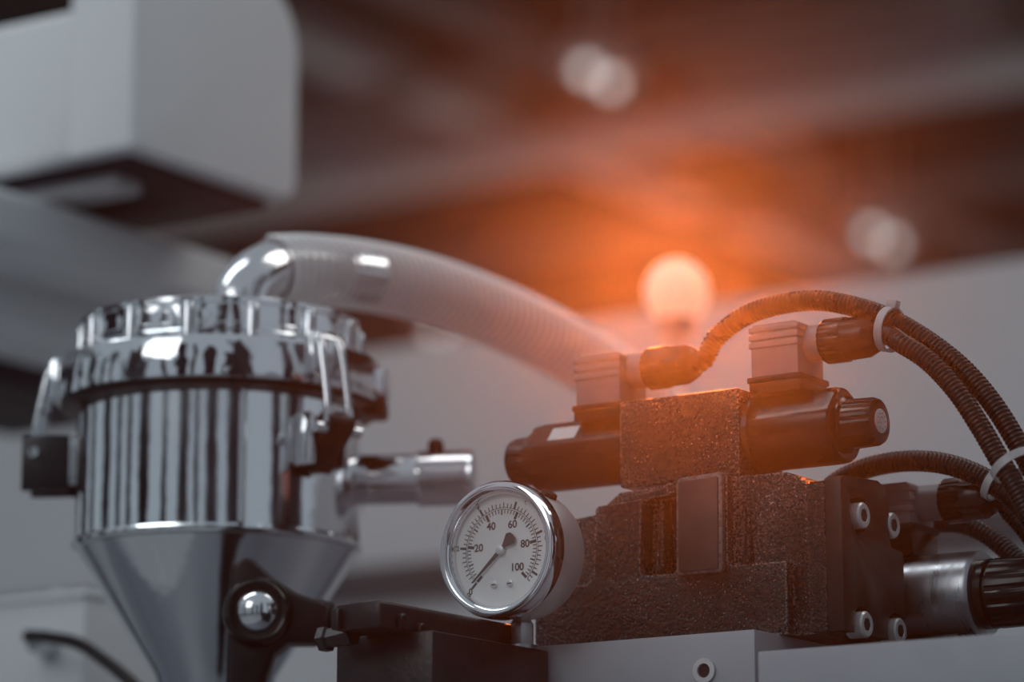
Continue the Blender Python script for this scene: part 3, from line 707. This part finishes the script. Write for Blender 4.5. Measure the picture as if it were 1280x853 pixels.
# elbow and clear hose
def hp(x, y, d): return PD(x, y, d)
el = [(HD, 300, 398), (HD + .003, 302, 376), (HD + .012, 316, 352), (HD + .03, 345, 337), (HD + .05, 385, 337), (HD + .07, 430, 343), (HD + .085, 468, 349)]
elp = smooth_path([hp(x, y, d) for d, x, y in el], 3)
t = thing('pipe_elbow', 'polished steel elbow rising from the hopper lid into the clear hose', 'pipe', (elp[0].x, elp[0].y, zl1))
bm = BM(); tube(bm, elp, 37 * K, 36); part('elbow', bm, 'chrome_tube', t)
bm = BM(); lathe(bm, [(zl1, 24), (zl1 + 3, 24), (zl1 + 4, 18)], (elp[0].x, elp[0].y, 0), (0, 0, 1), 40); part('elbow_flange', bm, 'chrome', t)
hs = [(HD + .028, 340, 339), (HD + .05, 385, 338), (HD + .09, 450, 344), (HD + .13, 520, 358), (HD + .17, 590, 381), (HD + .21, 660, 411), (HD + .25, 725, 446), (HD + .29, 790, 488), (HD + .31, 840, 530)]
hpth = smooth_path([hp(x, y, d) for d, x, y in hs], 2.2)
t = thing('suction_hose', 'clear plastic suction hose with spiral ribs, curving from the elbow behind the pilot valve', 'hose', hpth[-1] - Vector((0, 0, 20)))
r_h = 44 * K
bm = BM(); tube(bm, hpth, lambda i: r_h * (1 if i % 3 else .975), 40, cap=False); part('hose_wall', bm, 'hose', t, 60)
# spiral rib
sp = []; up = None; n = len(hpth); turns = n * 2.2 / 6.6
for i in range(n * 8):
    f = i / 8; k = min(int(f), n - 2); p = hpth[k].lerp(hpth[k + 1], f - k)
    tt = (hpth[min(k + 1, n - 1)] - hpth[max(k - 1, 0)]).normalized(); up = Vector((0, 0, 1)); up = (up - tt * up.dot(tt)).normalized(); s = tt.cross(up)
    th = 2 * math.pi * f * 2.2 / 6.6
    sp.append(p + (up * math.cos(th) + s * math.sin(th)) * (r_h + .3))
bm = BM(); tube(bm, sp, 1.15, 5); part('spiral_rib', bm, 'hose_rib', t, 60)
# hose end collar standing on the bed behind the valves
e = hpth[-1]
bm = BM(); lathe(bm, [(BED, 34), (BED + 10, 34), (BED + 11, 24), (e.z + 4, 24)], (e.x, e.y, 0), (0, 0, 1), 36); part('hose_socket', bm, 'brushed', t)

# ================================================================== BLACK CLAMP IN FRONT OF THE HOPPER CONE
CD = 1.80
kc = CD / FPX * 1000
def CP(x, y, d=CD): return PD(x, y, d)
t = thing('clamp_handle', 'black cast clamp with a shiny round boss in front of the hopper cone', 'clamp', (CP(300, 853).x, CP(300, 853).y, BED))
# cast web: outline swept from the boss to the neck, built as a thick rounded solid facing the camera direction
right = camr; fwd = Vector((-math.sin(YAW), math.cos(YAW), 0)); upv = Vector((0, 0, 1))
c0 = CP(325, 770)
def web(pts, d0, d1, bev):
    bm = BM(); A_, B_ = [], []
    for x, y in pts:
        p = c0 + right * ((x - 325) * kc) + upv * (-(y - 770) * kc / math.cos(PITCH))
        A_.append(bm.verts.new(p + fwd * d0)); B_.append(bm.verts.new(p + fwd * d1))
    k = len(pts)
    for i in range(k): bm.faces.new((A_[i], A_[(i + 1) % k], B_[(i + 1) % k], B_[i]))
    bm.faces.new(A_[::-1]); bm.faces.new(B_); bevel(bm, bev, 3, .7); return bm
bot = 770 + (c0.z - BED) * math.cos(PITCH) / kc
part('web', web([(290, 712), (304, 699), (318, 704), (345, 728), (372, 745), (392, 752), (410, 756), (411, 800), (392, 806), (362, 806), (345, 820), (336, 850), (334, bot), (286, bot), (286, 840), (287, 770)], -14, 14, 4), 'rubber_black', t)
bm = BM(); lathe(bm, [(-2, 19), (8, 19), (13, 18), (16, 15.5), (15, 12.5)], c0 + fwd * -6, -fwd + Vector((0, 0, 0)), 40); part('boss_ring', bm, 'plastic_black', t)
bm = BM(); ball(bm, c0 + fwd * -13, 13.6, 28, 18); part('boss_cap', bm, 'chrome_tube', t)['label'] = 'shiny round cap in the boss'
nk = CP(392, 779)
bm = BM(); lathe(bm, [(0, 12), (8, 12.5), (14, 10), (15, 7), (24, 7), (25, 9.5), (33, 9.5), (34, 8)], c0 + right * (60 * kc) + upv * (-9 * kc), right + fwd * -.25, 28); part('neck_bolt', bm, 'rubber_black', t)

# ================================================================== LEFT: WHITE JUNCTION BOX WITH CABLE
JD = 2.12
j0 = PD(106, 738, JD)
t = thing('junction_box', 'white metal junction box low on the left with a black cable', 'junction box', (j0.x - 60, j0.y + 40, BED))
jd = 90
bm = BM(); box(bm, j0.x - 130, j0.x, j0.y, j0.y + jd, BED, j0.z - 4); bevel(bm, 2); part('box', bm, 'white_paint', t)
bm = BM(); box(bm, j0.x - 132, j0.x + 1.5, j0.y - 2, j0.y + jd + 2, j0.z - 5, j0.z); bevel(bm, 1.5); part('box_lid', bm, 'white_paint', t)
js = PY(72, 733, j0.y + 10)
bm = BM(); lathe(bm, [(0, 5), (2.5, 5), (3.5, 3)], (js.x, js.y, j0.z), (0, 0, 1), 20); part('lid_screw', bm, 'zinc', t)
jg = PY(62, 806, j0.y)
bm = BM(); lathe(bm, [(0, 9), (5, 9), (6, 7.5), (14, 7), (15, 5)], (jg.x, j0.y, jg.z), (0, -1, 0), 28); part('cable_gland', bm, 'chrome_tube', t)
pth = smooth_path([(jg.x, j0.y - 8, jg.z), (jg.x + 2, j0.y - 22, jg.z + 3)] + [PD(x, y, d) for x, y, d in ((92, 803, 2.06), (130, 826, 2.03), (168, 858, 2.0), (200, 900, 1.99))] + [PD(215, 940, 1.99)], 3)
bm = BM(); tube(bm, pth, 3.9, 14); tag(part('power_cable', bm, 'rubber_black'), 'black cable bending down from the white junction box', 'cable')

# ================================================================== UPPER LEFT: WHITE HOUSING AND RAILS
UD = 2.30
u0 = PD(165, 184, UD)            # near lower corner
ue = PX(372, 262, u0.x)          # far end of the right face
t = thing('white_housing', 'large rounded white machine housing hanging in the upper left', 'housing', (u0.x - 150, u0.y + 100, u0.z))
ylen = ue.y - u0.y
bm = BM()
hh = 190
xl = u0.x - 520; xw = u0.x - 60
def rr(y0, y1, z0, z1, r, n=8):
    pts = []
    for (cy, cz, a0) in ((y1 - r * .4, z0 + r * .4, -90), (y1 - r, z1 - r, 0), (y0 + r * .6, z1 - r * .6, 90), (y0 + 4, z0 + 4, 180)):
        q = {-90: r * .4, 0: r, 90: r * .6, 180: 4}[a0]
        for k in range(n + 1):
            a = math.radians(a0 + 90 * k / n); pts.append((cy + (r if a0 == 0 else q) * math.cos(a), cz + q * math.sin(a)))
    return pts
top = PX(385, -10, u0.x)
rz_ = top.z - u0.z
ztop = PX(380, -6, u0.x).z
pts = rr(u0.y, ue.y, u0.z, ztop, 46)
prism(bm, pts, 'x', xw, u0.x); bevel(bm, 7, 4, 1.2)
part('shell', bm, 'white_paint', t)
zw = PY(55, 18, u0.y).z
bm = BM(); box(bm, xl, xw + 4, u0.y, ue.y - 10, u0.z, zw); bevel(bm, 7, 4); part('shell_wing', bm, 'white_paint', t)
bm = BM(); box(bm, xl + 20, u0.x - 14, u0.y + 14, ue.y - 18, u0.z - 6, u0.z + 2); bevel(bm, 2); part('under_tray', bm, 'column', t)
bm = BM(); box(bm, xl + 30, u0.x - 40, u0.y + 30, u0.y + 60, u0.z - 16, u0.z - 5); bevel(bm, 3); part('under_rail', bm, 'beam', t)
# column that carries the housing, out of frame on the left, down to the floor
bm = BM(); box(bm, xl - 60, xl + 24, u0.y + 10, ue.y - 40, FLOOR, u0.z + 120); bevel(bm, 6); part('support_column', bm, 'white_paint', t)
# white rails running away along the depth
def rail(name, d, xa, ya, wdt, hgt, label, m='white_paint', xend=262, rnd=14, off=0):
    p = PD(xa, ya, d)          # near, upper right edge of the rail
    ylen = PX(xend, 350, p.x).y - p.y
    bm = BM(); box(bm, p.x - wdt, p.x, p.y - off, p.y + ylen, p.z - hgt, p.z); bevel(bm, rnd, 4)
    o = part(name, bm, m, base=(p.x - wdt / 2, p.y, p.z - hgt)); return tag(o, label, 'rail', 'white conveyor rails')
rail('conveyor_rail', 2.38, 100, 262, 110, 40, 'wide white rail below the hanging housing, upper of the two', xend=300, rnd=8, off=500)
rail('conveyor_rail', 2.42, 0, 338, 110, 32, 'thin white rail just above the hopper lid, lower of the two', xend=230, rnd=6, off=300)
rail('cable_tray', 2.62, 0, 412, 160, 40, 'dark blue tray under the thin white rail, left of the hopper', m='column', xend=200, rnd=4, off=300)

# ================================================================== LAMP AND HAZE ADDED TO MAKE THE ORANGE LENS FLARE
LD = 2.55
lp = PD(846, 366, LD)
t = thing('flare_lamp', 'glowing round lamp added for the orange flare, on a thin post behind the pilot valve', 'lamp', (lp.x, lp.y, BED))
bm = BM(); ball(bm, lp, 25, 32, 20, 1, 1, 1.05); part('flare_globe', bm, 'flare_lamp_warm', t)
bm = BM(); lathe(bm, [(BED, 30), (BED + 6, 30), (BED + 8, 6), (lp.z - 34, 5), (lp.z - 33, 12), (lp.z - 20, 15)], (lp.x, lp.y, 0), (0, 0, 1), 28); part('added_flare_post', bm, 'brushed', t)
pl = bpy.data.lights.new('flare_lamp_light', 'SPOT'); pl.energy = 29.0; pl.color = (1.0, .185, .03); pl.shadow_soft_size = .07
pl.spot_size = math.radians(22); pl.spot_blend = .3
po = bpy.data.objects.new('flare_lamp_light', pl); COL.objects.link(po)
lw = O + lp * .001; tc_ = (CAM - lw).normalized()
po.location = lw + tc_ * .04                      # aimed at the camera so its beam lights the haze
po.rotation_euler = tc_.to_track_quat('-Z', 'Y').to_euler()
# haze added near the camera so the lamp spreads into a flare
hm = bpy.data.materials.new('thin flare haze'); hm.use_nodes = True; nt = hm.node_tree; nt.nodes.clear()
out = nt.nodes.new('ShaderNodeOutputMaterial'); vs_ = nt.nodes.new('ShaderNodeVolumeScatter')
vs_.inputs['Color'].default_value = (1, 1, 1, 1); vs_.inputs['Density'].default_value = .035; vs_.inputs['Anisotropy'].default_value = .962
nt.links.new(vs_.outputs[0], out.inputs['Volume']); M['haze'] = hm  # added haze, only there to carry the flare glow
bm = BM(); box(bm, -300, 1400, -1560, -720, FLOOR + 500, FLOOR + 1900)
o = part('haze', bm, 'haze'); o['kind'] = 'stuff'; tag(o, 'added thin haze in front of the machine, glowing orange as a flare around the lamp', 'haze')
